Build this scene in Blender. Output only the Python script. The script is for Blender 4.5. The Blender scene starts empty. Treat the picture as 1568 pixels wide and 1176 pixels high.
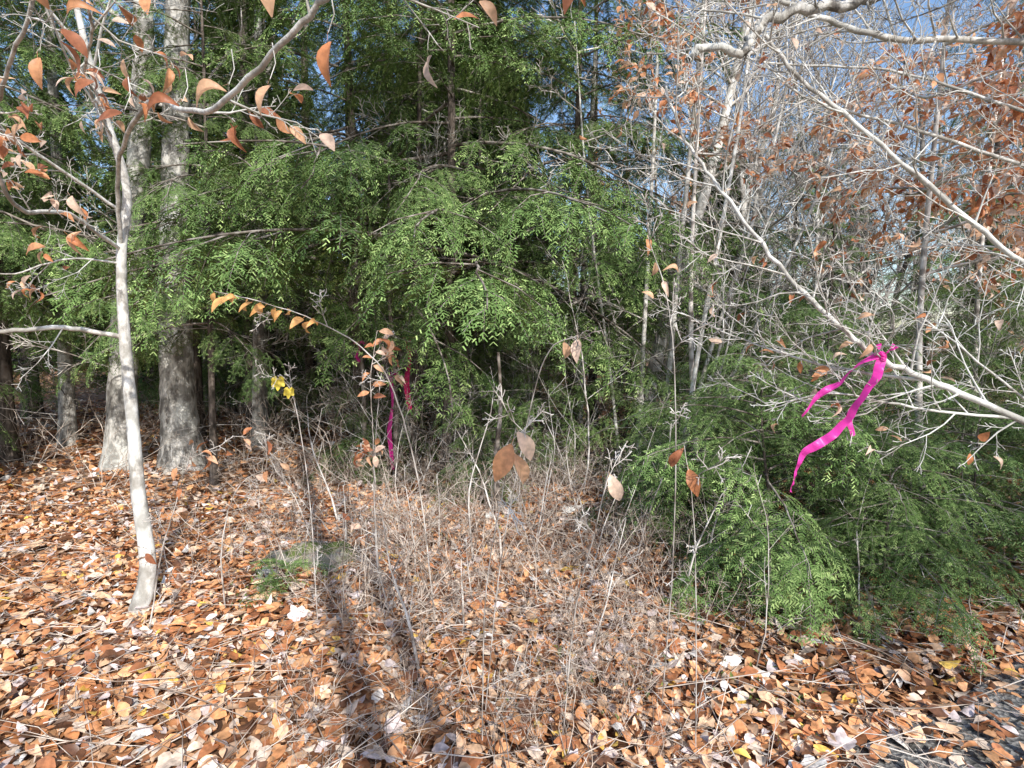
import bpy, math, random, bmesh
import numpy as np
from mathutils import Vector, Matrix, Euler, noise
rng=np.random.default_rng(11); random.seed(11)
scene=bpy.context.scene
U=lambda a,b: float(rng.uniform(a,b))
def nrm(v):
    v=np.asarray(v,float); return v/(np.linalg.norm(v)+1e-9)
# ------------------------------------------------------------------ mesh builder
class MB:
    def __init__(s): s.V=[];s.C=[];s.F=[];s.n=0
    def add(s,V,F,col,mat=0,smooth=True):
        V=np.asarray(V,float); k=len(V)
        col=np.asarray(col,float)
        if col.ndim==1: col=np.tile(col[:3],(k,1))
        s.V.append(V);s.C.append(col);s.F.append((np.asarray(F)+s.n,mat,smooth));s.n+=k
    def merge(s,o,M3,O,tint=1.0):
        V=np.concatenate(o.V)@np.asarray(M3).T+np.asarray(O)
        s.V.append(V);s.C.append(np.concatenate(o.C)*tint)
        for F,m,q in o.F: s.F.append((F+s.n,m,q))
        s.n+=len(V)
    def pack(s):
        d={}
        for F,m,q in s.F: d.setdefault((F.shape[1],m,q),[]).append(F)
        s.F=[(np.concatenate(v),k[1],k[2]) for k,v in d.items()];s.V=[np.concatenate(s.V)];s.C=[np.concatenate(s.C)];return s
    def tube(s,pts,rad,sides=4,col=(.5,.5,.5),mat=0,rough=0.0):
        P=np.asarray(pts,float);n=len(P);rad=np.asarray(rad,float)
        T=np.gradient(P,axis=0);T/=np.linalg.norm(T,axis=1)[:,None]+1e-9
        m=T.mean(0); ref=np.array([0,0,1.]) if abs(m[2])<.7*np.linalg.norm(m)+1e-9 else np.array([1.,0,0])
        A=np.cross(T,ref);A/=np.linalg.norm(A,axis=1)[:,None]+1e-9
        B=np.cross(T,A)
        a=np.arange(sides)*2*math.pi/sides
        rr=rad[:,None]*np.ones((1,sides))
        if rough>0: rr=rr*(1+rng.normal(0,rough,(n,sides)))
        V=P[:,None,:]+rr[:,:,None]*(np.cos(a)[None,:,None]*A[:,None,:]+np.sin(a)[None,:,None]*B[:,None,:])
        V=V.reshape(-1,3)
        i=np.arange(n-1)[:,None]*sides;j=np.arange(sides)[None,:];j2=(j+1)%sides
        F=np.stack([i+j,i+j2,i+sides+j2,i+sides+j],-1).reshape(-1,4)
        s.add(V,F,col,mat)
    def inst(s,tv,tf,M,O,col,mat=0,smooth=True):
        k=len(O);m=len(tv)
        V=np.einsum('kij,mj->kmi',M,tv)+O[:,None,:]
        F=(tf[None,:,:]+(np.arange(k)*m)[:,None,None]).reshape(-1,tf.shape[1])
        s.add(V.reshape(-1,3),F,np.repeat(col,m,axis=0),mat,smooth)
    def mesh(s,name,mats):
        me=bpy.data.meshes.new(name)
        V=np.concatenate(s.V);C=np.concatenate(s.C)
        loops=np.concatenate([f.reshape(-1) for f,_,_ in s.F])
        tot=np.concatenate([np.full(len(f),f.shape[1]) for f,_,_ in s.F])
        mi=np.concatenate([np.full(len(f),m) for f,m,_ in s.F])
        sm=np.concatenate([np.full(len(f),q) for f,_,q in s.F])
        st=np.concatenate([[0],np.cumsum(tot)[:-1]])
        me.vertices.add(len(V));me.loops.add(len(loops));me.polygons.add(len(tot))
        me.vertices.foreach_set('co',V.astype(np.float32).ravel())
        me.loops.foreach_set('vertex_index',loops.astype(np.int32))
        me.polygons.foreach_set('loop_start',st.astype(np.int32))
        me.polygons.foreach_set('loop_total',tot.astype(np.int32))
        me.polygons.foreach_set('material_index',mi.astype(np.int32))
        me.polygons.foreach_set('use_smooth',sm.astype(bool))
        ca=me.color_attributes.new('Col','FLOAT_COLOR','POINT')
        ca.data.foreach_set('color',np.concatenate([np.minimum(C,.9),np.ones((len(C),1))],1).astype(np.float32).ravel())
        for m in mats: me.materials.append(m)
        me.update(calc_edges=True)
        return me
def obj(name,data,loc=(0,0,0),parent=None,rotz=0,sc=1):
    o=bpy.data.objects.new(name,data);scene.collection.objects.link(o)
    o.location=loc;o.rotation_euler=(0,0,rotz);o.scale=(sc,sc,sc)
    if parent: o.parent=parent
    return o
def catmull(pts,sub=5):
    P=np.asarray(pts,float);P=np.vstack([2*P[0]-P[1],P,2*P[-1]-P[-2]]);out=[]
    for i in range(1,len(P)-2):
        for t in np.arange(sub)/sub:
            a,b,c,d=P[i-1:i+3]
            out.append(.5*((2*b)+(-a+c)*t+(2*a-5*b+4*c-d)*t*t+(-a+3*b-3*c+d)*t**3))
    out.append(P[-2]);return np.array(out)
# ------------------------------------------------------------------ materials
def newmat(name):
    m=bpy.data.materials.new(name);m.use_nodes=True;nt=m.node_tree
    for n in list(nt.nodes): nt.nodes.remove(n)
    out=nt.nodes.new('ShaderNodeOutputMaterial');return m,nt,out
def L(nt,a,b): nt.links.new(a,b)
def leafmat(name,trans=.3,rough=.5,nscale=40,spec=.3,var=.35):
    m,nt,out=newmat(name);N=nt.nodes.new
    at=N('ShaderNodeAttribute');at.attribute_name='Col'
    col=at.outputs['Color']
    if var>0:
        tc=N('ShaderNodeTexCoord');no=N('ShaderNodeTexNoise');no.inputs['Scale'].default_value=nscale;no.inputs['Detail'].default_value=2
        L(nt,tc.outputs['Object'],no.inputs['Vector'])
        mr=N('ShaderNodeMapRange');mr.inputs['From Min'].default_value=.3;mr.inputs['From Max'].default_value=.7
        mr.inputs['To Min'].default_value=1-var;mr.inputs['To Max'].default_value=1+var
        L(nt,no.outputs['Fac'],mr.inputs['Value'])
        vm=N('ShaderNodeVectorMath');vm.operation='SCALE';L(nt,col,vm.inputs[0]);L(nt,mr.outputs[0],vm.inputs['Scale']);col=vm.outputs[0]
    if spec>0:
        pb=N('ShaderNodeBsdfPrincipled');pb.inputs['Roughness'].default_value=rough;pb.inputs['Specular IOR Level'].default_value=spec
        L(nt,col,pb.inputs['Base Color']);fin=pb.outputs[0]
    else:
        pb=N('ShaderNodeBsdfDiffuse');L(nt,col,pb.inputs['Color']);fin=pb.outputs[0]
    if trans>0:
        tr=N('ShaderNodeBsdfTranslucent');L(nt,col,tr.inputs['Color'])
        mx=N('ShaderNodeMixShader');mx.inputs[0].default_value=trans
        L(nt,fin,mx.inputs[1]);L(nt,tr.outputs[0],mx.inputs[2]);fin=mx.outputs[0]
    L(nt,fin,out.inputs[0]);return m
def barkmat(name,c1,c2,c3,scale=6,stretch=.25,bump=.4,lichen=None,lp=(.54,.66),dark=None):
    m,nt,out=newmat(name);N=nt.nodes.new
    tc=N('ShaderNodeTexCoord');mp=N('ShaderNodeMapping');mp.inputs['Scale'].default_value=(1,1,stretch)
    L(nt,tc.outputs['Object'],mp.inputs['Vector'])
    no=N('ShaderNodeTexNoise');no.inputs['Scale'].default_value=scale;no.inputs['Detail'].default_value=4 if bump>.12 else 1;no.inputs['Roughness'].default_value=.7
    L(nt,mp.outputs[0],no.inputs['Vector'])
    cr=N('ShaderNodeValToRGB');e=cr.color_ramp.elements
    e[0].position=.38;e[0].color=(*c1,1);e[1].position=.64;e[1].color=(*c3,1);q=e.new(.5);q.color=(*c2,1)
    L(nt,no.outputs['Fac'],cr.inputs[0])
    col=cr.outputs[0]
    for cc,sc_,pp in ((lichen,2.2,lp),(dark,5.0,(.53,.6))):
        if not cc: continue
        n2=N('ShaderNodeTexNoise');n2.inputs['Scale'].default_value=sc_;n2.inputs['Detail'].default_value=5
        L(nt,tc.outputs['Object'],n2.inputs['Vector'])
        r2=N('ShaderNodeMapRange');r2.inputs['From Min'].default_value=pp[0];r2.inputs['From Max'].default_value=pp[1];r2.inputs['To Max'].default_value=.65
        L(nt,n2.outputs['Fac'],r2.inputs['Value'])
        mx=N('ShaderNodeMix');mx.data_type='RGBA';L(nt,r2.outputs[0],mx.inputs['Factor']);L(nt,col,mx.inputs['A']);mx.inputs['B'].default_value=(*cc,1)
        col=mx.outputs['Result']
    if bump>.12:
        pb=N('ShaderNodeBsdfPrincipled');pb.inputs['Roughness'].default_value=.85;pb.inputs['Specular IOR Level'].default_value=.2
        L(nt,col,pb.inputs['Base Color'])
        bp=N('ShaderNodeBump');bp.inputs['Strength'].default_value=bump;bp.inputs['Distance'].default_value=.02
        L(nt,no.outputs['Fac'],bp.inputs['Height']);L(nt,bp.outputs[0],pb.inputs['Normal'])
    else:
        pb=N('ShaderNodeBsdfDiffuse');L(nt,col,pb.inputs['Color'])
    L(nt,pb.outputs[0],out.inputs[0]);return m
M_beech=barkmat('beech_bark',(.30,.275,.24),(.52,.49,.44),(.74,.71,.66),22,.6,.3,(.72,.72,.67),(.5,.6),(.24,.22,.185))
M_grey=barkmat('rough_grey_bark',(.14,.125,.11),(.38,.36,.32),(.64,.61,.56),16,.35,.8,(.62,.62,.57),(.5,.62),(.13,.12,.105))
M_dark=barkmat('hemlock_bark',(.03,.025,.02),(.10,.08,.065),(.22,.18,.15),14,.25,.8)
M_birch=barkmat('birch_bark',(.35,.32,.28),(.6,.57,.52),(.8,.78,.73),10,1.2,.25,dark=(.22,.2,.17))
M_twig=barkmat('twig_bark',(.28,.24,.21),(.55,.50,.45),(.76,.71,.65),9,1,.1)
M_far=barkmat('grey_twig_bark',(.13,.115,.10),(.34,.31,.28),(.60,.57,.52),3,1,.1)
M_twigd=barkmat('dead_twig_bark',(.10,.08,.065),(.23,.195,.165),(.36,.32,.28),9,1,.1)
M_twigbr=barkmat('brush_stem_bark',(.24,.18,.14),(.52,.42,.34),(.78,.68,.58),7,1,.1)
M_needle=leafmat('hemlock_needles',0,.5,3,0,0)
M_leaf=leafmat('beech_leaves',.38,.45,60,.35,.25)
M_litter=leafmat('litter_leaves',0,.42,45,.45,.3)
M_grass=leafmat('green_leaves',.3,.5,10,.3,0)
# ------------------------------------------------------------------ terrain
def H(x,y):
    x=np.asarray(x,float);y=np.asarray(y,float)
    road=np.clip(((y-2.05)-(x-1.43)*.55)/1.2,0,1)
    b=.05*np.sin(x*1.3+.5)*np.cos(y*1.1+x*.3)+.03*np.sin(x*2.9+y*2.3)+.02*np.cos(y*4.1-x*1.7)
    return b*road+np.clip(y-13,0,30)*.05
def h(x,y): return float(H(x,y))
n=261;t=np.linspace(-1,1,n);ax=300*np.sign(t)*np.abs(t)**3.2
gx,gy=np.meshgrid(ax,ax);gy=gy+4
V=np.stack([gx,gy,H(gx,gy)],-1).reshape(-1,3)
i=np.arange(n-1)[:,None]*n;j=np.arange(n-1)[None,:]
F=np.stack([i+j,i+j+1,i+n+j+1,i+n+j],-1).reshape(-1,4)
mb=MB();mb.add(V,F,(.3,.2,.1))
m,nt,out=newmat('leaf_litter_ground');N=nt.nodes.new
tc=N('ShaderNodeTexCoord');vo=N('ShaderNodeTexVoronoi');vo.inputs['Scale'].default_value=15;L(nt,tc.outputs['Object'],vo.inputs['Vector'])
sx=N('ShaderNodeSeparateColor');L(nt,vo.outputs['Color'],sx.inputs[0])
cr=N('ShaderNodeValToRGB');e=cr.color_ramp.elements
e[0].position=0;e[0].color=(.08,.04,.02,1);e[1].position=1;e[1].color=(.55,.40,.31,1)
for p,c in((.3,(.26,.12,.05,1)),(.6,(.5,.24,.11,1)),(.85,(.55,.33,.19,1))):
    q=e.new(p);q.color=c
L(nt,sx.outputs[0],cr.inputs[0])
n3=N('ShaderNodeTexNoise');n3.inputs['Scale'].default_value=30;n3.inputs['Detail'].default_value=4;L(nt,tc.outputs['Object'],n3.inputs['Vector'])
mx=N('ShaderNodeMix');mx.data_type='RGBA';mx.blend_type='MULTIPLY';mx.inputs['Factor'].default_value=.6
L(nt,cr.outputs[0],mx.inputs['A']);L(nt,n3.outputs['Fac'],mx.inputs['B'])
pb=N('ShaderNodeBsdfPrincipled');pb.inputs['Roughness'].default_value=.9;L(nt,mx.outputs['Result'],pb.inputs['Base Color'])
bp=N('ShaderNodeBump');bp.inputs['Distance'].default_value=.03;L(nt,vo.outputs['Distance'],bp.inputs['Height']);L(nt,bp.outputs[0],pb.inputs['Normal'])
L(nt,pb.outputs[0],out.inputs[0])
obj('forest_ground',mb.mesh('forest_ground',[m]))
m,nt,out=newmat('gravel');N=nt.nodes.new
tc=N('ShaderNodeTexCoord');vo=N('ShaderNodeTexVoronoi');vo.inputs['Scale'].default_value=60;L(nt,tc.outputs['Object'],vo.inputs['Vector'])
sx=N('ShaderNodeSeparateColor');L(nt,vo.outputs['Color'],sx.inputs[0])
cr=N('ShaderNodeValToRGB');e=cr.color_ramp.elements;e[0].color=(.05,.05,.045,1);e[1].color=(.28,.27,.25,1);L(nt,sx.outputs[0],cr.inputs[0])
pb=N('ShaderNodeBsdfPrincipled');pb.inputs['Roughness'].default_value=.9;L(nt,cr.outputs[0],pb.inputs['Base Color'])
bp=N('ShaderNodeBump');bp.inputs['Distance'].default_value=.012;bp.inputs['Strength'].default_value=.8;L(nt,vo.outputs['Distance'],bp.inputs['Height']);L(nt,bp.outputs[0],pb.inputs['Normal'])
L(nt,pb.outputs[0],out.inputs[0])
d=nrm([.9,.495,0]);q=np.array([d[1],-d[0],0])
ss=np.linspace(-25,30,220);ww=np.array([-.05,.5,1.5,2.5,3.4])
P=np.array([1.43,2.05,0])+ss[:,None,None]*d+ww[None,:,None]*q
P[:,0,:]+=(rng.normal(0,.05,220)+.06*np.sin(ss*2.1))[:,None]*q
P=P.reshape(-1,3);P[:,2]=H(P[:,0],P[:,1])+.012
i=np.arange(219)[:,None]*5;j=np.arange(4)[None,:]
mb=MB();mb.add(P,np.stack([i+j,i+j+1,i+5+j+1,i+5+j],-1).reshape(-1,4),(.3,.3,.3))
obj('gravel_road',mb.mesh('gravel_road',[m]))
# ------------------------------------------------------------------ leaves
def leaf_tpl(n=5,W=.55,fold=.25,curl=.25,twist=0,pet=False):
    u=np.linspace(0,1,n);w=np.sin(math.pi*np.clip(u,0.02,.985)**.85)**.85*W*.5
    V=[];
    for a,b in zip(u,w):
        for s in(-1,0,1):
            y=s*b;V.append([a,y,fold*abs(y)-curl*(a-.4)**2+twist*a*y])
    F=[]
    for k in range(n-1):
        for s in(0,1):
            a=k*3+s;F.append([a,a+1,a+4,a+3])
    V=np.array(V)
    if pet:
        k=len(V);V=np.vstack([V,[[-.16,-.006,.02],[-.16,.006,.02],[.02,.008,0],[.02,-.008,0]]]);F.append([k,k+1,k+2,k+3])
    return V,np.array(F)
def maple_tpl():
    ang=np.radians([180,150,125,100,82,60,45,25,10,0,-10,-25,-45,-60,-82,-100,-125,-150])
    r=np.array([.10,.30,.36,.42,.38,.50,.56,.42,.56,.66,.56,.42,.56,.50,.38,.42,.36,.30])
    V=np.stack([r*np.cos(ang)+.3,r*np.sin(ang)*.9,.14*np.sin(ang*3+1)*r+.12*r**2],1)
    V=np.vstack([[[.3,0,-.03]],V]);k=len(ang)
    F=[[0,1+i,1+(i+1)%k] for i in range(k)];return V,np.array(F)
def frames(k,dirs=None,tilt=.35):
    if dirs is None:
        a=rng.uniform(0,2*math.pi,k);X=np.stack([np.cos(a),np.sin(a),rng.normal(0,tilt*.6,k)],1)
    else: X=np.array(dirs,float)
    X/=np.linalg.norm(X,axis=1)[:,None]
    Nn=np.stack([rng.normal(0,tilt,k),rng.normal(0,tilt,k),np.ones(k)],1)
    Y=np.cross(Nn,X);Y/=np.linalg.norm(Y,axis=1)[:,None]+1e-9
    Z=np.cross(X,Y);return np.stack([X,Y,Z],-1)
PAL=np.array([[.18,.08,.04],[.46,.18,.075],[.70,.31,.13],[.80,.41,.19],[.84,.54,.33],[.86,.67,.51],[.80,.66,.61],[.86,.55,.12],[.86,.80,.73]])
PW=np.array([.12,.16,.18,.18,.15,.10,.06,.02,.03]);PW/=PW.sum()
def litter(N_,y0,y1,smin,smax,zr,pw=PW):
    y=np.sqrt(rng.uniform(y0**2,y1**2,N_));x=rng.uniform(-1.05,1.05,N_)*(y+.5)
    road=((y-2.05)-(x-1.43)*.55)<0
    keep=~road|(rng.random(N_)<.32);x=x[keep];y=y[keep]
    k=len(x);s=rng.uniform(smin,smax,k)
    lump=.5+.5*np.sin(x*5+1.3*np.sin(y*4))*np.cos(y*5.5)
    z=H(x,y)+.012+rng.uniform(0,zr,k)*(.5+lump)
    M=frames(k,None,.38)*s[:,None,None]
    patch=.90+.14*np.sin(x*2.3+np.sin(y*1.9)*1.5)*np.cos(y*2.7+x)
    c=PAL[rng.choice(len(PAL),k,p=pw)]*rng.uniform(.7,1.15,(k,1))*patch[:,None];return x,y,z,M,c
mb=MB()
T=[leaf_tpl(5,.55,.25,.4),leaf_tpl(5,.62,-.2,-.35),leaf_tpl(5,.45,.7,.8,.4),leaf_tpl(5,.6,.1,.1,-.4),leaf_tpl(5,.5,-.5,-.7)]
for (N_,y0,y1,a,b,zr) in((50000,1.2,5.5,.035,.092,.045),(30000,5.5,13,.06,.11,.04)):
    x,y,z,M,c=litter(N_,y0,y1,a,b,zr);g=rng.integers(0,len(T),len(x))
    for q in range(len(T)):
        k=g==q;mb.inst(T[q][0],T[q][1],M[k],np.stack([x,y,z],1)[k],c[k])
tv,tf=maple_tpl()
x,y,z,M,c=litter(1500,1.2,8,.06,.13,.05,np.array([.1,.15,.15,.12,.12,.13,.13,.0,.1]))
mb.inst(tv,tf,M,np.stack([x,y,z+.015],1),c,smooth=False)
obj('fallen_leaves',mb.mesh('fallen_leaves',[M_litter]))
# ------------------------------------------------------------------ growth
HL=[leaf_tpl(8,.46,.5,.7,.2,True),leaf_tpl(8,.36,1.1,1.2,-.4,True),leaf_tpl(8,.5,.25,.4,.3,True)]
LP=np.array([[.70,.34,.17],[.80,.49,.30],[.62,.25,.11],[.82,.60,.46],[.42,.16,.08]])
def leaf(mb,p,d,s,mat=1,col=None,pal=LP,up=None):
    d=nrm(d);nn=nrm(up if up is not None else [U(-.8,.8),U(-1,.2),U(0,1)])
    y=nrm(np.cross(nn,d));z=np.cross(d,y)
    tv,tf=HL[int(rng.integers(0,3))]
    c=np.array(col if col is not None else pal[int(rng.integers(0,len(pal)))])*U(.85,1.1)
    mb.inst(tv,tf,(np.stack([d,y,z],-1)*s)[None],np.asarray(p,float)[None]+.16*s*d,c[None],mat)
def grow(mb,p,d,Ln,r,lvl,P,mat=0):
    n_=max(3,int(Ln/P['seg'])+1);st=Ln/n_;pts=[np.array(p,float)];d=nrm(d);ds=[d]
    for _ in range(n_):
        d=nrm(d+rng.normal(0,P['wig'],3)+np.array([0,0,P['up'][min(lvl,len(P['up'])-1)]]));pts.append(pts[-1]+d*st);ds.append(d)
    tt=np.linspace(0,1,n_+1);rad=np.maximum(r*(1-.78*tt),P['rmin'])
    mb.tube(pts,rad,P['sides'][min(lvl,len(P['sides'])-1)],(.4,.4,.4),mat)
    if P.get('leaf') and lvl>=P['leaf'][0]:
        for k in range(len(pts)):
            if rng.random()<P['leaf'][1]:
                dd=nrm(ds[k]+rng.normal(0,.7,3)+np.array([0,0,-.5]));leaf(mb,pts[k],dd,U(*P['leaf'][2]))
    if lvl<P['max']:
        nc=P['n'][lvl];s0=P['start'][min(lvl,len(P['start'])-1)];ph=U(0,6.28)
        for i in range(nc):
            tq=s0+(1-s0)*(i+U(0,1))/nc;f=tq*n_;k=min(int(f),n_-1);pp=pts[k]+(pts[k+1]-pts[k])*(f-k);tg=ds[k+1]
            pr=nrm(np.cross(tg,[.3,.2,1.]) if abs(tg[2])<.9 else np.cross(tg,[1.,0,0]));pq=np.cross(tg,pr)
            ph+=2.4+U(-.5,.5);v=math.cos(ph)*pr+math.sin(ph)*pq
            A=math.radians(P['ang'][min(lvl,len(P['ang'])-1)]*U(.7,1.25))
            grow(mb,pp,math.cos(A)*tg+math.sin(A)*v,Ln*P['lr'][lvl]*(1-.55*tq)*U(.55,1.3),max(r*(1-.78*tq)*.55,P['rmin']),lvl+1,P,mat)
def trunk_pts(pts,r0,r1,mb,mat=0,sides=14,flare=1.7,sub=8,rough=.03):
    C=catmull(pts,sub);n_=len(C);z=C[:,2]-C[0,2];tt=np.linspace(0,1,n_)
    rad=(r0+(r1-r0)*tt)*(1+(flare-1)*np.exp(-z/.22));C[0,2]-=.1
    mb.tube(C,rad,sides,(.4,.4,.4),mat,rough);return C
def limbs(mb,C,zlo,zhi,nb,Ln,r,P,mat,pitch=.5):
    for _ in range(nb):
        z=U(zlo,zhi);k=int(np.argmin(abs(C[:,2]-z)));a=U(0,6.28)
        grow(mb,C[k],[math.cos(a),math.sin(a),pitch*U(.3,1.5)],Ln*U(.6,1.2),r,1,P,mat)
PB=dict(seg=.35,wig=.13,up=[.02,.05,.03],rmin=.0035,sides=[7,4,3,3],max=3,n=[18,8,6],start=[.3,.2,.15],lr=[.42,.5,.5],ang=[48,45,45])
PT=dict(seg=.12,wig=.14,up=[.03,.02,0],rmin=.0013,sides=[6,5,4,3],max=3,n=[10,7,4],start=[.2,.2,.2],lr=[.5,.45,.5],ang=[50,50,45])
# ------------------------------------------------------------------ hemlocks
ndl_v=np.array([[0,-.12,0],[1,-.09,0],[1,.09,0],[0,.12,0]]);ndl_f=np.array([[0,1,2,3]])
def make_spray(mb,O,R,Ls,ndl=.02,stemmat=1):
    pos=[];dr=[];col=[];gap=ndl*.6
    def needles(a,dv,ln,c):
        k=max(2,int(ln/gap));tt=(np.arange(k)+.5)/k
        for s in(-1,1):
            pd=np.array([-dv[1],dv[0],0])*s
            pos.append(a+tt[:,None]*ln*dv);dr.append(np.tile(dv*.55+pd*.8,(k,1))+rng.normal(0,.1,(k,3)));col.append(np.tile(c,(k,1))*rng.uniform(.8,1.2,(k,1)))
    na=max(4,int(Ls/.038));sgn=1;tone=U(-.25,.7)
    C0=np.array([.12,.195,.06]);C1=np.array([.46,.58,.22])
    for i in range(na):
        t=(i+.5)/na;sgn*=-1;a=np.array([t*Ls,0,0]);l1=Ls*.5*(1-t)**.8*min(1,.45+t*2.2)*U(.7,1.15)+.03
        an=math.radians(52)*sgn+U(-.15,.15);dv=np.array([math.cos(an),math.sin(an),0])
        needles(a,dv,l1,C0);nb_=int(l1/.036);s2=1
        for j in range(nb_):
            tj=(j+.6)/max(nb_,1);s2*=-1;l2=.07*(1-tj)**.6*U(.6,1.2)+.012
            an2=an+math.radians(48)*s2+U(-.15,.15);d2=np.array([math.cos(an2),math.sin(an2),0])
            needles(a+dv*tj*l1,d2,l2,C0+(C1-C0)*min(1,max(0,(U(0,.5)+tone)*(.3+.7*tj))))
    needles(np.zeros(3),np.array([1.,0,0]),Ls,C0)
    P=np.concatenate(pos);D=np.concatenate(dr);Cc=np.concatenate(col)
    P=P.copy();dr_=.6;r2=P[:,0]**2+1.5*P[:,1]**2;P[:,2]-=dr_*r2/max(Ls,.2)
    D[:,2]-=2*dr_*.6*P[:,0]/max(Ls,.2);D/=np.linalg.norm(D,axis=1)[:,None]
    up=np.array([0,0,1.])+rng.normal(0,.25,(len(P),3));Y=np.cross(up,D);Y/=np.linalg.norm(Y,axis=1)[:,None];Z=np.cross(D,Y)
    M=np.stack([D*ndl,Y*ndl*1.15,Z*ndl],-1)
    M=np.einsum('ij,kjl->kil',R,M);Pw=P@R.T+O
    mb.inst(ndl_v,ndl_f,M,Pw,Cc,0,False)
    tt=np.linspace(0,1,4);sp=np.stack([tt*Ls,0*tt,-dr_*(tt*Ls)**2/max(Ls,.2)],1)@R.T+O
    mb.tube(sp,.0035*(1-.7*tt),3,(.2,.15,.1),stemmat)
def rot(az,pitch,roll=0):
    return np.array(Euler((roll,-pitch,az),'XYZ').to_matrix())
def make_branch(L0,secgap,seclen,ndl,r0):
    mb=MB();n_=14;tt=np.linspace(0,1,n_);zz=L0*(.12*tt-.32*tt**2);yy=np.cumsum(rng.normal(0,.012*L0,n_))*.6
    C=np.stack([tt*L0,yy,zz],1);mb.tube(C,r0*(1-.8*tt),5,(.2,.15,.1),1)
    sg=1;t=.16
    while t<1:
        k=t*(n_-1);i=min(int(k),n_-2);p=C[i]+(C[i+1]-C[i])*(k-i);sg*=-1
        l=seclen*L0*(1-t)**.75*min(1,.5+t*1.5)*U(.6,1.15)+.12
        az=sg*math.radians(U(42,62));pt=U(-.25,.1)-.25*t
        R=rot(az,pt,U(-.2,.2))
        if l<.38: make_spray(mb,p,R,l,ndl)
        else:
            e=np.array([[0,0,0],[l*.5,0,0],[l,0,-l*.12]])@R.T+p;mb.tube(e,[r0*.35,r0*.25,.002],3,(.2,.15,.1),1)
            s3=1;q=.18
            while q<.95:
                s3*=-1;b=e[0]+(e[2]-e[0])*q
                make_spray(mb,b,rot(az+s3*math.radians(U(38,55)),pt+U(-.25,.1),U(-.25,.25)),min(.42,l*.5*(1.1-q)+.08),ndl);q+=.145/l
            make_spray(mb,e[1]+(e[2]-e[1])*.6,rot(az,pt-.2,U(-.2,.2)),.3,ndl)
        t+=secgap/L0*U(.7,1.3)
    make_spray(mb,C[-3],rot(0,-.35,0),.3,ndl)
    return mb.pack()
BIG=[make_branch(2.1,.22,.38,.024,.016) for _ in range(4)]
SML=[make_branch(.85,.10,.42,.018,.007) for _ in range(3)]
def hem_mesh(Ht,R,zlow,nb,kind,r,dead):
    tb=MB();lx,ly=U(-.15,.15),U(-.15,.15)
    C=trunk_pts([[0,0,0],[lx*.3,ly*.6,Ht*.3],[lx,ly*.6,Ht*.6],[lx,ly,Ht]],r,r*.12,tb,2,9 if kind=='big' else 6,1.4 if kind=='big' else 1.1,6)
    PD=dict(seg=.18,wig=.12,up=[0,-.01,0],rmin=.0022,sides=[4,3,3],max=2,n=[0,7,0],start=[.2],lr=[.5,.5,.5],ang=[50,55])
    for _ in range(dead):
        z=U(.25,max(zlow*1.8,.5));k=int(np.argmin(abs(C[:,2]-z)));a=U(0,6.28)
        grow(tb,C[k],[math.cos(a),math.sin(a),U(-.2,.35)],U(.5,1.1)*min(R,2)*.6,.007,1,PD,3)
    lib=BIG if kind=='big' else SML;L0=2.1 if kind=='big' else .85
    a=U(0,6.28)
    for i in range(nb):
        t=((i+U(0,1))/nb);z=zlow+(Ht-zlow)*t**1.1
        k=int(np.argmin(abs(C[:,2]-z)));a+=2.4+U(-.5,.5)
        rr=R*(1-(z-zlow)/(Ht-zlow))**.55*U(.5,1.2)+.12*R
        s=rr/L0;E=np.array(Euler((U(-.2,.2),-(-.14+.4*t+U(-.25,.2)),a),'XYZ').to_matrix())@np.diag([s,s*U(.9,1.2),s])
        tb.merge(lib[int(rng.integers(0,len(lib)))],E,[C[k][0],C[k][1],z],U(.6,1.25))
    return tb.mesh('hemlock',[M_needle,M_twigd,M_dark,M_far])
HB=[hem_mesh(9.5,2.6,2.15,74,'big',.075,30),hem_mesh(12,2.5,2.5,60,'big',.115,30),hem_mesh(8,2.2,.7,50,'big',.10,12),hem_mesh(8,1.9,2.0,46,'big',.045,20)]
HS=[hem_mesh(1.6,1.05,.1,42,'small',.016,6),hem_mesh(2.4,1.0,.35,32,'small',.022,12),hem_mesh(1.1,.75,.06,30,'small',.01,2)]
for x,y,v,s in((-.75,6.4,0,1),(.75,6.9,0,.9),(-2.1,7.6,0,1.1),(-5.4,5.4,3,1.1),(-3.15,5.8,3,.85),(-6.6,7.2,1,1),(-4.9,8.6,1,.95),(-8.2,8.4,0,1.2),(-5.9,4.7,2,.5),
    (-3.4,12,1,.95),(-6.6,12.5,2,1.2),(-.6,11.0,2,.95),(2.3,12,2,.85),(7.2,8.6,2,.85),(10.4,11.2,2,1.1),(5.6,11.2,2,.8),(-1.9,9.8,2,.95),(-9.5,11,2,1.5),(-4.6,10.6,2,1.0),(1.3,9.0,1,.75),
    (4.4,7.9,2,.5),(6.1,7.4,2,.5),(3.1,9.3,2,.62),(8.6,7.8,2,.7)):
    obj('hemlock_tree',HB[v],(x,y,h(x,y)),None,U(0,6.28),s)
obj('hemlock_tree',HB[2],(6.9,-4.0,0),None,1.0,1.6)
for x,y,v,s in((1.75,3.55,0,1.0),(2.55,4.2,0,1.2),(2.2,3.2,2,1.0),(3.7,5.0,1,.9),(1.4,4.6,2,1.1),(3.0,3.55,2,1.2),(-.3,5.6,2,.9),(.35,6.0,1,.8),(1.3,6.3,1,.9),(-1.7,6.6,2,1.1),
    (3.2,7.0,1,1.15),(4.8,6.4,1,1.1),(-.1,7.4,1,1.1),(-2.9,9.5,1,1.3),(6.2,6.6,1,1),(4.1,4.2,0,.9),(-6.4,6.0,1,1),(5.4,5.4,1,1.1),(2.0,5.6,0,.9)):
    obj('hemlock_sapling',HS[v],(x,y,h(x,y)),None,U(0,6.28),s)
mb=MB()
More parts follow.
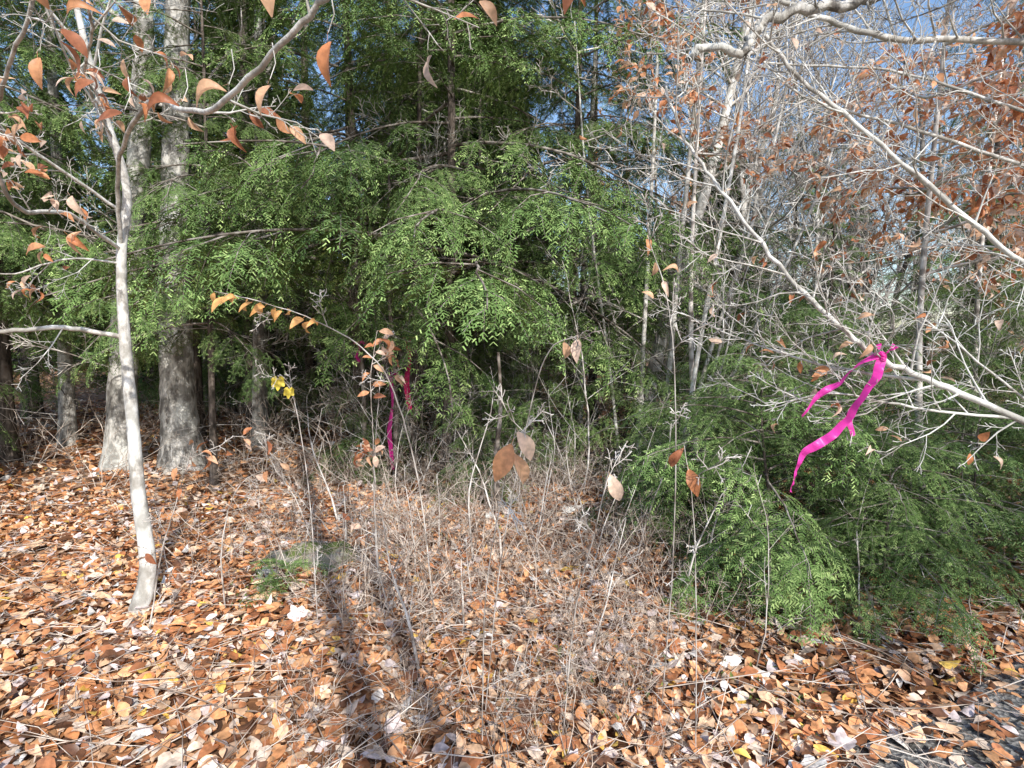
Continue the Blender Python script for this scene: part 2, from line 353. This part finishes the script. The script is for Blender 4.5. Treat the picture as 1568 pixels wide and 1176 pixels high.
for k in range(9):
    a=U(0,6.28);make_spray(mb,np.array([U(-.08,.08),U(-.08,.08),U(.08,.2)]),rot(a,U(-.1,.5),U(-.3,.3)),U(.16,.26),.018)
mb.tube([[0,0,-.05],[.01,0,.1],[0,.01,.22]],[.005,.004,.002],4,mat=1)
obj('hemlock_seedling',mb.mesh('hemlock_seedling',[M_needle,M_twigd]),(-1.42,3.25,h(-1.42,3.25)+.03))
# ------------------------------------------------------------------ hero trunks
PBt=dict(PB);PBt.update(n=[0,8,6],seg=.25)
mb=MB();C=trunk_pts([[-3.83,6.4,0],[-3.84,6.4,1.5],[-3.76,6.4,3.2],[-3.6,6.4,5.6],[-3.5,6.5,9],[-3.3,6.6,13]],.195,.06,mb,0,20,1.7,12,.04)
limbs(mb,C,4,12,14,2.8,.04,PBt,1);limbs(mb,C,1.2,4,8,1.0,.01,PBt,1,.2)
obj('maple_tree',mb.mesh('maple_tree',[M_grey,M_twig]))
mb=MB();C=trunk_pts([[-4.55,6.4,0],[-4.45,6.4,1.3],[-4.33,6.4,2.42],[-4.1,6.4,3.9],[-3.98,6.4,5.4],[-3.8,6.4,8],[-3.7,6.3,12]],.155,.06,mb,0,18,1.8,12,.04)
limbs(mb,C,4,11,14,2.6,.035,PBt,1);limbs(mb,C,1.2,4,6,1.0,.01,PBt,1,.2)
obj('maple_tree',mb.mesh('maple_tree',[M_grey,M_twig]))
TR=[([[-4.2,9.0,0],[-4.2,9.0,3],[-4.1,9,7],[-4,9,11]],.10,M_dark),([[-3.5,7.6,0],[-3.42,7.6,2],[-3.3,7.6,5],[-3.2,7.6,9]],.085,M_grey),
    ([[-3.6,10,0],[-3.6,10,3],[-3.5,10,9]],.12,M_dark),([[-2.3,11,0],[-2.3,11,3],[-2.3,11,9]],.13,M_dark),
    ([[-1.17,6.6,0],[-1.14,6.6,1.3],[-1.1,6.6,2.6],[-1.0,6.6,6]],.055,M_dark),([[-1.6,8.0,0],[-1.2,8.0,2.2],[-1.25,8.0,4],[-1.2,8,8]],.08,M_grey),
    ([[-6.6,8.2,0],[-6.5,8.2,3],[-6.4,8.2,9]],.11,M_grey),([[-7.6,7.2,0],[-7.5,7.2,3],[-7.4,7.2,8]],.07,M_dark)]
for k in range(14):
    y=U(7.6,12.5);x=y*U(-.62,.12);l=U(-.25,.25);TR.append(([[x,y,0],[x+l*.4,y,2.5],[x+l,y,5.5]],U(.035,.08),M_dark if k%3 else M_grey))
for pts,r0,mt in TR:
    mb=MB();C=trunk_pts(pts,r0,r0*.35,mb,0,10,1.4,8,.03);limbs(mb,C,.6,4.5,13,1.0,.009,PBt,1,.25)
    obj('forest_tree',mb.mesh('forest_tree',[mt,M_far]))
mb=MB();C=trunk_pts([[1.58,7.2,0],[1.82,7.2,1.1],[2.11,7.2,2.36],[2.4,7.2,3.3],[2.66,7.2,4.4],[3.2,7.2,7],[3.5,7.2,9]],.1,.03,mb,0,12,1.4,8,.02)
limbs(mb,C,1.5,8.5,22,1.9,.02,PBt,1)
for (bx,tx,tz,rr) in((1.65,2.15,3.6,.03),(1.75,2.6,3.2,.028),(1.35,1.45,3.6,.03),(1.9,3.1,3.0,.022),(1.2,.8,3.0,.02),(1.6,1.9,4.6,.035),(1.95,2.4,2.4,.022)):
    y=U(5.4,6.2);C=trunk_pts([[bx,y,0],[bx+(tx-bx)*.35,y,tz*.4],[tx,y,tz],[tx+(tx-bx)*.4,y,tz*1.6]],rr,rr*.35,mb,0,7,1.2,6,.02)
    limbs(mb,C,.7,tz*1.5,7,1.0,.009,PBt,1)
obj('birch_tree',mb.mesh('birch_tree',[M_birch,M_twig]))
BT=[]
for v in range(4):
    mb=MB();p=dict(PB);grow(mb,[0,0,-.1],[U(-.1,.1),U(-.1,.1),1],8.5,.06,0,dict(p,wig=.1,n=[20,9,6],start=[.22,.15,.1],rmin=.003),0);BT.append(mb.mesh('bare_tree',[M_far]))
for (x,y,s,k) in((3.4,8.8,1,0),(4.8,8.4,.8,1),(5.8,9.6,1.0,2),(7.4,7.4,.8,3),(4.1,11,1.1,0),(6.6,12.5,1.1,1),(8.8,10.5,1.1,2),(9.8,14,1.2,3),(12,12,1.1,0),(5.0,14.2,1.2,3)):
    obj('bare_tree',BT[k],(x,y,h(x,y)),None,U(0,6.28),s)
for tx,ty,r in((1.66,-3.2,.10),(2.30,-4.0,.075)):
    mb=MB();C=trunk_pts([[tx,ty,0],[tx,ty,3],[tx-.05,ty-.1,6],[tx-.05,ty-.2,11]],r,r*.5,mb,0,12,1.3,6);limbs(mb,C,7.5,11,7,2.0,.03,PBt,0)
    obj('maple_tree',mb.mesh('maple_tree',[M_grey]))
# ------------------------------------------------------------------ thicket
SP=[]
for v in range(4):
    mb=MB();grow(mb,[0,0,-.05],[U(-.15,.15),U(-.15,.15),1],3.2,.015,0,dict(PT,seg=.25,n=[14,6,0],max=2,wig=.09,rmin=.0022,sides=[5,3,3]),0);SP.append(mb.mesh('thicket_sapling',[M_far if v%2 else M_twig]))
root=obj('sapling_thicket',None)
for k in range(125):
    y=U(4.9,12);x=U(-.7,1.05)*y
    if x<-.3*y and (y<7.5 or rng.random()<.5): continue
    o=obj('sapling',SP[k%4],(x,y,h(x,y)),root,U(0,6.28),U(.4,1.1)*(1 if x>.2*y else .7));o.rotation_euler[0]=U(-.25,.25)
SH=[]
for v in range(6):
    mb=MB()
    for s in range(7):
        a=U(0,6.28);rr=U(0,.2);sp=U(.05,.9)
        grow(mb,[rr*math.cos(a),rr*math.sin(a),-.03],[math.cos(a)*sp,math.sin(a)*sp,1],U(.45,1.1),.0055,0,dict(PT,n=[5,3,0],max=2,wig=.2,up=[-.03,.0,0],rmin=.0014,sides=[4,3,3],lr=[.5,.5,.5],start=[.2,.2]),0)
    SH.append(mb.mesh('brush',[M_twigbr]))
root=obj('bare_underbrush',None)
for k in range(215):
    y=U(1.9,6.6);x=-.05+rng.normal(0,.36)*y*.85
    if x>.5*y-.1 and y<4: continue
    if x<-.45*y and rng.random()<.6: continue
    o=obj('shrub',SH[k%6],(x,y,h(x,y)),root,U(0,6.28),U(.35,.95)*(0.55 if y<2.8 else .9))
    if y<3.8: o.rotation_euler[0]=U(-.8,.8);o.rotation_euler[1]=U(-.8,.8)
for k in range(40):
    y=U(5.5,9);x=U(-1,1)*y;obj('shrub',SH[k%6],(x,y,h(x,y)),root,U(0,6.28),U(.8,1.4))
mb=MB()
for k in range(46):
    y=U(2.5,6.0);x=rng.normal(0,.33)*y
    if x<-.42*y: continue
    grow(mb,[x,y,h(x,y)-.02],[U(-.35,.35),U(-.3,.3),1],U(.5,1.5)*(.55+y*.1),U(.004,.010),0,dict(PT,n=[7,3,0],max=2,wig=.10,lr=[.28,.5,.5],rmin=.0014,sides=[5,3,3]),0)
obj('dead_stems',mb.mesh('dead_stems',[M_twig]))
mb=MB()
for k in range(2000):
    y=U(1.5,7);x=U(-1,1)*y;a=U(0,6.28);l=U(.08,.6);p=np.array([x,y,h(x,y)+U(.04,.09)])
    q=p+l*np.array([math.cos(a),math.sin(a),U(-.1,.3)]);mid=(p+q)/2+rng.normal(0,.02,3);r=U(.001,.0032);mb.tube([p,mid,q],[r,r,r*.5],3)
obj('fallen_twigs',mb.mesh('fallen_twigs',[M_twigbr]))
# ------------------------------------------------------------------ hero beech sapling (left)
PH=dict(PT,leaf=(2,.03,(.055,.08)),rmin=.0012)
def hero(mb,pts,r0,r1,nt=10,tl=.35,P=PH,mat=0,rt=.004,sides=8,lv=1):
    C=catmull(pts,7);k=len(C);tt=np.linspace(0,1,k);C[1:-1]+=rng.normal(0,r0*.25,(k-2,3))
    mb.tube(C,r0+(r1-r0)*tt,sides,(.4,.4,.4),mat,.06)
    for i in range(nt):
        q=min(int((.12+.88*(i+U(0,1))/nt)*(k-1)),k-2);tg=nrm(C[q+1]-C[q]);v=nrm(np.cross(tg,rng.normal(0,1,3)))
        grow(mb,C[q],tg*.65+v*.75,tl*U(.5,1.3),min(rt,r0*.5),lv,P,mat)
    return C
mb=MB()
hb=h(-2.1,3.05)
C=trunk_pts([[-2.1,3.02,hb],[-2.06,3.06,.3],[-2.13,3.12,.7],[-2.15,3.14,1.05],[-2.21,3.2,1.64],[-2.2,3.2,2.05],[-2.15,3.2,2.42],[-2.19,3.1,2.83],[-2.22,3.0,3.3],[-2.3,2.9,4.4]],.043,.011,mb,0,14,1.3,8,.03)
for q in range(5):
    k=int(np.argmin(abs(C[:,2]-U(2.4,4.2))));a=U(0,6.28);grow(mb,C[k],[math.cos(a),math.sin(a),.5],U(.7,1.3),.008,1,PH,0)
hero(mb,[[-2.2,3.2,2.1],[-1.98,2.9,2.45],[-1.5,2.4,2.55],[-.9,1.7,2.25],[-.53,1.35,2.27],[-.35,1.25,2.34],[-.12,1.2,2.36],[.12,1.2,2.36]],.012,.0035,8,.25)
hero(mb,[[-2.2,3.2,2.08],[-2.17,2.8,2.19],[-2.07,2.4,2.13],[-1.9,2.1,2.3],[-1.62,1.85,2.38],[-1.3,1.6,2.5],[-1.1,1.5,2.75]],.011,.004,11,.3)
hero(mb,[[-2.2,3.22,1.58],[-2.4,3.0,1.64],[-2.6,2.8,1.62],[-2.95,2.6,1.66]],.014,.009,3,.3,dict(PH,leaf=None))
hero(mb,[[-2.18,3.1,2.75],[-1.9,2.6,2.75],[-1.5,2.1,2.7],[-1.25,1.7,2.6]],.009,.003,8,.3)
hero(mb,[[-2.2,3.2,2.3],[-2.3,2.7,2.5],[-2.1,2.2,2.45],[-1.75,1.8,2.25]],.009,.003,8,.3)
hero(mb,[[-2.2,3.2,2.0],[-2.35,3.0,2.0],[-2.5,2.8,1.9],[-2.6,2.7,1.98]],.006,.002,5,.3)
for (p,d,s) in(((-.47,1.1,2.32),(.15,0,-1),.10),((-.36,1.15,2.19),(-.15,.1,-1),.08),((-.68,1.4,2.20),(-1,-.1,-.3),.085),((-.56,1.35,2.19),(-.4,0,-.8),.07),
    ((-.85,1.5,2.20),(-1,-.2,-.1),.085),((-1.0,1.5,2.18),(-.9,0,-.3),.08),((.1,1.2,2.36),(.5,0,-.8),.08),((-.1,1.2,2.36),(.2,0,-1),.06),((.14,1.2,2.33),(-.5,0,-1),.07),((.02,1.2,2.34),(-.8,0,-.5),.06),
    ((-1.25,1.75,2.37),(-.8,0,-.5),.08),((-1.6,1.9,2.3),(-.7,.2,-.6),.08),((-1.55,2.0,2.1),(.5,0,-1),.08),((-1.6,2.1,2.0),(-.3,0,-1),.09),((-1.65,2.1,1.98),(.7,0,-.6),.08),((-1.8,2.2,1.95),(-1,0,-.3),.09)):
    leaf(mb,p,d,s,up=(U(-.5,.5),-.9,U(.1,.6)))
    mb.tube([np.array(p)+[0,.02,.09],np.array(p)+[.01,.01,.04],p],[.0014,.0013,.001],4)
obj('beech_sapling',mb.mesh('beech_sapling',[M_beech,M_leaf]))
def sprig(pts,r0,leaves,nt=4,col=None,sz=(.06,.085),lt=0.0,st=.66):
    mb=MB();h0=h(pts[0][0],pts[0][1]);pts=[list(p) for p in pts];pts[0][2]=h0-.02
    C=hero(mb,pts,r0,.0013,nt,.18,dict(PT,leaf=(2,lt,sz) if lt else None),0,.0022,5)
    k=len(C)
    for i in range(leaves):
        q=int((st+(1-st)*i/max(1,leaves-1))*(k-1));tg=nrm(C[min(q+1,k-1)]-C[max(q-1,0)]);sd=nrm([tg[1],-tg[0],0])*(1 if i%2 else -1)
        dd=tg*.4+sd*.5+np.array([0,0,-.6*U(.2,1.4)]) if st<.8 else sd*.5+np.array([U(-.2,.2),0,-1.])
        leaf(mb,C[q],dd,U(*sz),up=(U(-.4,.4),-1,U(.1,.8)),col=col)
    obj('beech_sapling',mb.mesh('beech_sprig',[M_twig,M_leaf]))
ORG=(.85,.46,.17)
sprig([[-.42,2.95,0],[-.46,2.75,.8],[-.52,2.45,1.35],[-.62,2.3,1.55],[-.78,2.2,1.66],[-.98,2.2,1.73],[-1.16,2.2,1.77]],.004,14,3,ORG,(.05,.08))
sprig([[-.75,3.1,0],[-.73,2.9,.7],[-.68,2.7,1.15],[-.66,2.6,1.4],[-.6,2.5,1.62]],.004,9,6,None,(.045,.07),.05)
sprig([[-.12,2.1,0],[-.09,1.8,.7],[-.03,1.5,1.15],[.01,1.32,1.38]],.0025,3,3,None,(.08,.10),0,.95)
sprig([[-.12,2.3,0],[-.05,2.0,.7],[.03,1.7,1.25],[.09,1.5,1.54],[.17,1.45,1.6]],.0025,2,3,None,(.05,.065),0,.9)
sprig([[.65,2.3,0],[.58,1.95,.8],[.5,1.7,1.4],[.44,1.6,1.7],[.38,1.6,1.88]],.0025,3,5,None,(.04,.055),0,.85)
sprig([[.7,2.0,0],[.62,1.8,.6],[.55,1.65,1.05],[.5,1.6,1.28]],.0025,2,3,None,(.06,.085),0,.95)
sprig([[.2,2.1,0],[.22,1.9,.6],[.25,1.65,1.0],[.27,1.5,1.26]],.0025,1,3,None,(.08,.09),0,.99)
sprig([[-1.6,3.0,0],[-1.5,2.8,.5],[-1.35,2.7,.85],[-1.1,2.6,1.0]],.005,5,5,None,(.05,.07),.03)
sprig([[-1.9,2.8,0],[-1.75,2.7,.5],[-1.6,2.6,.8],[-1.5,2.6,1.1]],.005,4,5,None,(.05,.07),.03)
mb=MB();hero(mb,[[-1.05,2.9,0],[-1.0,2.7,.8],[-1.0,2.55,1.3],[-1.05,2.5,1.42]],.003,.0015,3,.15,dict(PT,leaf=None),0,.002,5)
for p,s in(((-1.05,2.5,1.42),.075),((-1.0,2.5,1.37),.06)):
    X=nrm([U(-.4,.4),-.2,-1]);Z=nrm([.2,-1,.3]);Y=nrm(np.cross(Z,X));Z=np.cross(X,Y)
    mb.inst(tv,tf,(np.stack([X,Y,Z],-1)*s)[None],np.array(p)[None],np.array([[.85,.65,.08]]),1,False)
obj('maple_sapling',mb.mesh('maple_sapling',[M_twig,M_leaf]))
# ------------------------------------------------------------------ right overhanging tree
PR=dict(PT,leaf=(3,.012,(.04,.06)),rmin=.0014,n=[0,6,4],seg=.09)
mb=MB()
trunk_pts([[3.3,2.4,0],[3.2,2.4,1.2],[3.05,2.4,2.5],[3.0,2.4,4.2],[2.9,2.4,5.5]],.06,.03,mb,0,12,1.3,8)
hero(mb,[[3.2,2.4,.75],[2.5,2.1,1.05],[1.83,2.0,1.30],[1.49,2,1.44],[1.31,2,1.52],[1.18,2,1.62],[1.02,2.1,1.82],[.84,2.2,2.11],[.71,2.3,2.34],[.62,2.35,2.6]],.014,.005,34,.45,PR,0,.004)
hero(mb,[[1.49,2,1.44],[1.2,2.1,1.48],[.95,2.3,1.58],[.75,2.5,1.7]],.006,.002,10,.3,PR,0,.003)
hero(mb,[[1.83,2,1.30],[1.5,2.0,1.33],[1.2,2.1,1.38],[1.0,2.2,1.3]],.006,.002,10,.3,PR,0,.003)
hero(mb,[[2.2,2.05,1.17],[1.95,2.1,1.35],[1.7,2.2,1.6],[1.55,2.3,1.75]],.006,.002,10,.3,PR,0,.003)
hero(mb,[[3.1,2.4,1.35],[2.5,2.3,1.62],[2.02,2.2,1.85],[1.74,2.2,2.06],[1.40,2.2,2.33],[1.09,2.2,2.56],[.95,2.2,2.72]],.011,.007,22,.5,PR,0,.004)
hero(mb,[[3.0,2.4,3.5],[2.2,2.3,3.0],[1.55,2.2,2.92],[1.30,2.2,2.84],[1.04,2.2,2.80],[.91,2.2,2.74],[.87,2.2,2.66],[.72,2.2,2.68],[.66,2.2,2.63]],.024,.013,8,.4,PR,2,.005)
hero(mb,[[3.0,2.5,2.8],[2.29,2.5,2.84],[1.65,2.5,2.86],[1.3,2.5,2.95],[1.05,2.5,3.05]],.016,.009,22,.5,PR,0,.005)
hero(mb,[[3.1,2.4,2.0],[2.5,2.6,2.3],[1.9,2.7,2.55],[1.4,2.8,2.75],[1.1,2.9,3.1]],.011,.004,22,.5,PR,0,.004)
hero(mb,[[3.1,2.4,2.2],[2.6,2.9,2.7],[2.0,3.1,3.0],[1.3,3.2,3.1],[.8,3.3,3.4]],.010,.004,20,.5,PR,0,.004)
obj('witch_hazel_tree',mb.mesh('witch_hazel_tree',[M_beech,M_leaf,M_grey]))
PO=dict(PT,seg=.16,leaf=(2,.4,(.065,.095)),rmin=.002,n=[0,7,4],max=3,up=[.02,0,-.01],sides=[5,4,3,3])
for (x,y,Hh,nb,ln,zl,bias,lp) in((3.25,4.3,4.4,19,1.3,2.0,-.1,.75),(2.2,8.6,6.5,12,1.5,3.0,0,.5),(5.2,6.2,6,16,1.8,2.0,-.3,.65),(1.9,5.6,5.5,10,1.1,3.0,0,.6)):
    mb=MB();C=trunk_pts([[x,y,0],[x+U(-.2,.2),y,Hh*.4],[x+U(-.3,.3),y,Hh]],.035,.01,mb,0,8,1.2,8)
    for _ in range(nb):
        z=U(zl,Hh);k=int(np.argmin(abs(C[:,2]-z)));a=U(0,6.28)
        grow(mb,C[k],[math.cos(a)+bias,math.sin(a)-.2,U(.0,.4)],ln*U(.6,1.1),.012,1,dict(PO,leaf=(2,lp,(.065,.095))),0)
    obj('beech_tree',mb.mesh('beech_tree',[M_twig,M_leaf]))
# ------------------------------------------------------------------ flagging tape
def tapemat(name,c):
    m,nt,out=newmat(name);N=nt.nodes.new
    pb=N('ShaderNodeBsdfPrincipled');pb.inputs['Base Color'].default_value=(*c,1);pb.inputs['Roughness'].default_value=.4
    tr=N('ShaderNodeBsdfTranslucent');tr.inputs['Color'].default_value=(*c,1);mx=N('ShaderNodeMixShader');mx.inputs[0].default_value=.35
    L(nt,pb.outputs[0],mx.inputs[1]);L(nt,tr.outputs[0],mx.inputs[2]);L(nt,mx.outputs[0],out.inputs[0]);return m
M_pink=tapemat('pink_flagging_tape',(.86,.06,.45));M_red=tapemat('red_pink_flagging_tape',(.8,.03,.18));M_pd=tapemat('faded_pink_flagging_tape',(.75,.04,.33))
def ribbon(mb,pts,w,twist=1.5,ph=0):
    C=catmull(pts,9);k=len(C);T_=np.gradient(C,axis=0);T_/=np.linalg.norm(T_,axis=1)[:,None]
    V=[]
    for i in range(k):
        a=ph+twist*math.sin(i/k*5);s=nrm(np.cross(T_[i],[0,1,0]));b=np.cross(T_[i],s);v=math.cos(a)*s+math.sin(a)*b
        fl=.26*w*math.sin(i*1.3+ph*3);C[i]=C[i]+b*.1*w*math.sin(i*.8)
        V+= [C[i]-v*w/2,C[i]+b*(fl+.15*w),C[i]+v*w/2]
    F=[]
    for i in range(k-1):
        for s in(0,1): q=i*3+s;F.append([q,q+1,q+4,q+3])
    mb.add(V,F,(.8,.05,.4))
mb=MB()
K=np.array([1.31,1.985,1.52])
th=np.linspace(0,4*math.pi,26);kp=[K+np.array([.012*t_/12-.006,.017*math.cos(t_),.017*math.sin(t_)]) for t_ in th]
ribbon(mb,kp,.014,.3)
ribbon(mb,[K,K+[-.03,-.03,-.06],K+[-.08,-.03,-.14],K+[-.12,-.02,-.22],K+[-.19,-.02,-.29],K+[-.26,-.01,-.34],K+[-.285,0,-.42],K+[-.30,0,-.485]],.031,1.2,.2)
ribbon(mb,[K+[-.01,0,.01],K+[-.10,-.02,-.03],K+[-.15,-.01,-.09],K+[-.21,0,-.13],K+[-.27,0,-.21]],.024,1.3,.5)
ribbon(mb,[K,K+[.02,-.02,.03],K+[.035,-.02,.045]],.022,.8,.1)
ribbon(mb,[K,K+[-.015,-.02,.02],K+[-.025,-.02,.05]],.018,.8,.7)
ribbon(mb,[K,K+[-.05,-.01,-.10],K+[-.10,0,-.2],K+[-.085,0,-.28]],.020,1.2,1.0)
obj('pink_flagging_tape',mb.mesh('pink_flagging_tape',[M_pink]))
for (bx,by,z0,z1,w,mt) in((-1.17,6.3,1.55,.75,.065,M_red),(-1.34,6.15,1.15,.1,.05,M_pd),(-1.70,6.2,1.5,1.3,.035,M_pd)):
    mb=MB();ribbon(mb,[[bx,by,z0],[bx+.02,by-.02,z0*.7+z1*.3],[bx-.02,by-.02,z0*.4+z1*.6],[bx+.01,by,z1]],w,.8)
    th=np.linspace(0,2*math.pi,14);ribbon(mb,[[bx+.065*math.cos(t_),by+.1+.065*math.sin(t_),z0+.004*t_] for t_ in th],.03,0)
    obj('pink_flagging_tape',mb.mesh('pink_flagging_tape',[mt]))
for bx,by in((-1.33,6.25),(-1.70,6.3)):
    mb=MB();C=trunk_pts([[bx,by,0],[bx+.02,by,1.0],[bx-.03,by,2.2],[bx,by,3.5]],.03,.015,mb,0,8,1.2,6);limbs(mb,C,.6,3.4,10,.8,.007,PBt,0,.3)
    obj('forest_tree',mb.mesh('forest_tree',[M_twigd]))
mb=MB();trunk_pts([[-.13,4.9,0],[-.14,4.9,.5],[-.10,4.9,1.0],[-.12,4.88,1.45]],.03,.012,mb,0,9,1.3,8,.12);obj('dead_snag',mb.mesh('dead_snag',[M_twigd]))
m,nt,out=newmat('mossy_stone');N=nt.nodes.new
tc=N('ShaderNodeTexCoord');no=N('ShaderNodeTexNoise');no.inputs['Scale'].default_value=9;no.inputs['Detail'].default_value=6;L(nt,tc.outputs['Object'],no.inputs['Vector'])
cr=N('ShaderNodeValToRGB');e=cr.color_ramp.elements;e[0].position=.45;e[0].color=(.15,.19,.05,1);e[1].position=.58;e[1].color=(.25,.235,.20,1);L(nt,no.outputs['Fac'],cr.inputs[0])
pb=N('ShaderNodeBsdfPrincipled');pb.inputs['Roughness'].default_value=.95;L(nt,cr.outputs[0],pb.inputs['Base Color'])
bp=N('ShaderNodeBump');bp.inputs['Strength'].default_value=1;bp.inputs['Distance'].default_value=.03;L(nt,no.outputs['Fac'],bp.inputs['Height']);L(nt,bp.outputs[0],pb.inputs['Normal']);L(nt,pb.outputs[0],out.inputs[0])
bm=bmesh.new();bmesh.ops.create_icosphere(bm,subdivisions=4,radius=1)
for v in bm.verts:
    c=v.co.copy();f=1+.35*noise.noise(c*1.6)+.12*noise.noise(c*4);v.co=Vector((c.x*.34*f,c.y*.24*f,c.z*.17*f))
me=bpy.data.meshes.new('mossy_rock');bm.to_mesh(me);bm.free();me.materials.append(m)
for p in me.polygons:p.use_smooth=True
obj('mossy_rock',me,(-1.36,3.75,.0))
mb=MB()
for k in range(110):
    cx,cy,sg=[(1.2,2.3,.12),(1.05,2.6,.15),(.35,2.5,.2),(-1.5,3.2,.15),(-.6,4.6,.4)][k%5]
    x=cx+rng.normal(0,sg);y=cy+rng.normal(0,sg);a=U(0,6.28);l=U(.05,.12);p=np.array([x,y,h(x,y)+.03]);d=np.array([math.cos(a)*.6,math.sin(a)*.6,1])
    leaf(mb,p,d,l*.4,0,(.24,.32,.09),up=(U(-1,1),U(-1,1),.5))
obj('green_groundcover',mb.mesh('green_groundcover',[M_grass]))
# ------------------------------------------------------------------ distant woods
FC=[]
for v in range(3):
    mb=MB();Hh=14;k=13000;t_=rng.random(k)**.8;z=.2+t_*(Hh-.2);R=3.4*(1-t_)**.6+.15;a=rng.uniform(0,6.28,k)
    lay=np.sin(z*5+a*2+v)*.3+.75;rr=R*np.sqrt(rng.uniform(.1,1,k))*lay
    P=np.stack([rr*np.cos(a),rr*np.sin(a),z-.25*rr],1);s=rng.uniform(.12,.34,k)
    D=np.stack([np.cos(a)+rng.normal(0,.5,k),np.sin(a)+rng.normal(0,.5,k),rng.normal(-.5,.3,k)],1)
    M=frames(k,D,.35)*s[:,None,None];M[:,:,1]*=1.7
    c=np.array([[.04,.065,.022]])*rng.uniform(.4,1.8,(k,1))  # needle colour darkened to stand in for shade inside the forest
    mb.inst(ndl_v,ndl_f,M,P,c,0,False);mb.tube([[0,0,-.2],[0,0,7],[0,0,13.8]],[.2,.12,.02],7,mat=1);FC.append(mb.mesh('far_conifer',[M_needle,M_dark]))
root=obj('distant_woods',None)
for k in range(85):
    y=U(14,45);x=U(-1.25,1.25)*y
    if x>.15*y and y<30 and rng.random()<.3: continue
    sc=U(.45,.85)*(1 if x<.1*y else .6)
    obj('conifer',FC[k%3],(x,y,h(x,y)),root,U(0,6.28),sc)
for k in range(45):
    y=U(14,38);x=U(.12,1.25)*y;obj('bare_tree',BT[k%4],(x,y,h(x,y)),root,U(0,6.28),U(.9,1.5))
# ------------------------------------------------------------------ light, sky, camera
el=math.radians(37);az=math.radians(157.5)
sd=Vector((math.sin(az)*math.cos(el),math.cos(az)*math.cos(el),math.sin(el)))
sun=bpy.data.lights.new('sun','SUN');sun.energy=5;sun.angle=math.radians(.5);sun.color=(1,.97,.92)
so=bpy.data.objects.new('sun',sun);scene.collection.objects.link(so);so.rotation_euler=(-sd).to_track_quat('-Z','Y').to_euler();so.location=(3,-8,10)
w=bpy.data.worlds.new('World');scene.world=w;w.use_nodes=True;nt=w.node_tree
bg=nt.nodes['Background'];sk=nt.nodes.new('ShaderNodeTexSky');sk.sky_type='NISHITA';sk.sun_disc=False;sk.sun_elevation=el;sk.sun_rotation=az
hs=nt.nodes.new('ShaderNodeHueSaturation');hs.inputs['Saturation'].default_value=1.1;hs.inputs['Value'].default_value=1.65
nt.links.new(sk.outputs[0],hs.inputs['Color']);nt.links.new(hs.outputs[0],bg.inputs[0]);bg.inputs[1].default_value=.15
cam=bpy.data.cameras.new('camera');co=bpy.data.objects.new('camera',cam);scene.collection.objects.link(co)
cam.lens=19.65;cam.sensor_width=36;cam.clip_start=.05;cam.clip_end=1500
co.location=(0,0,1.6);co.rotation_euler=(math.radians(85),0,0);scene.camera=co
scene.view_settings.view_transform='Standard';scene.view_settings.look='None';scene.view_settings.exposure=0
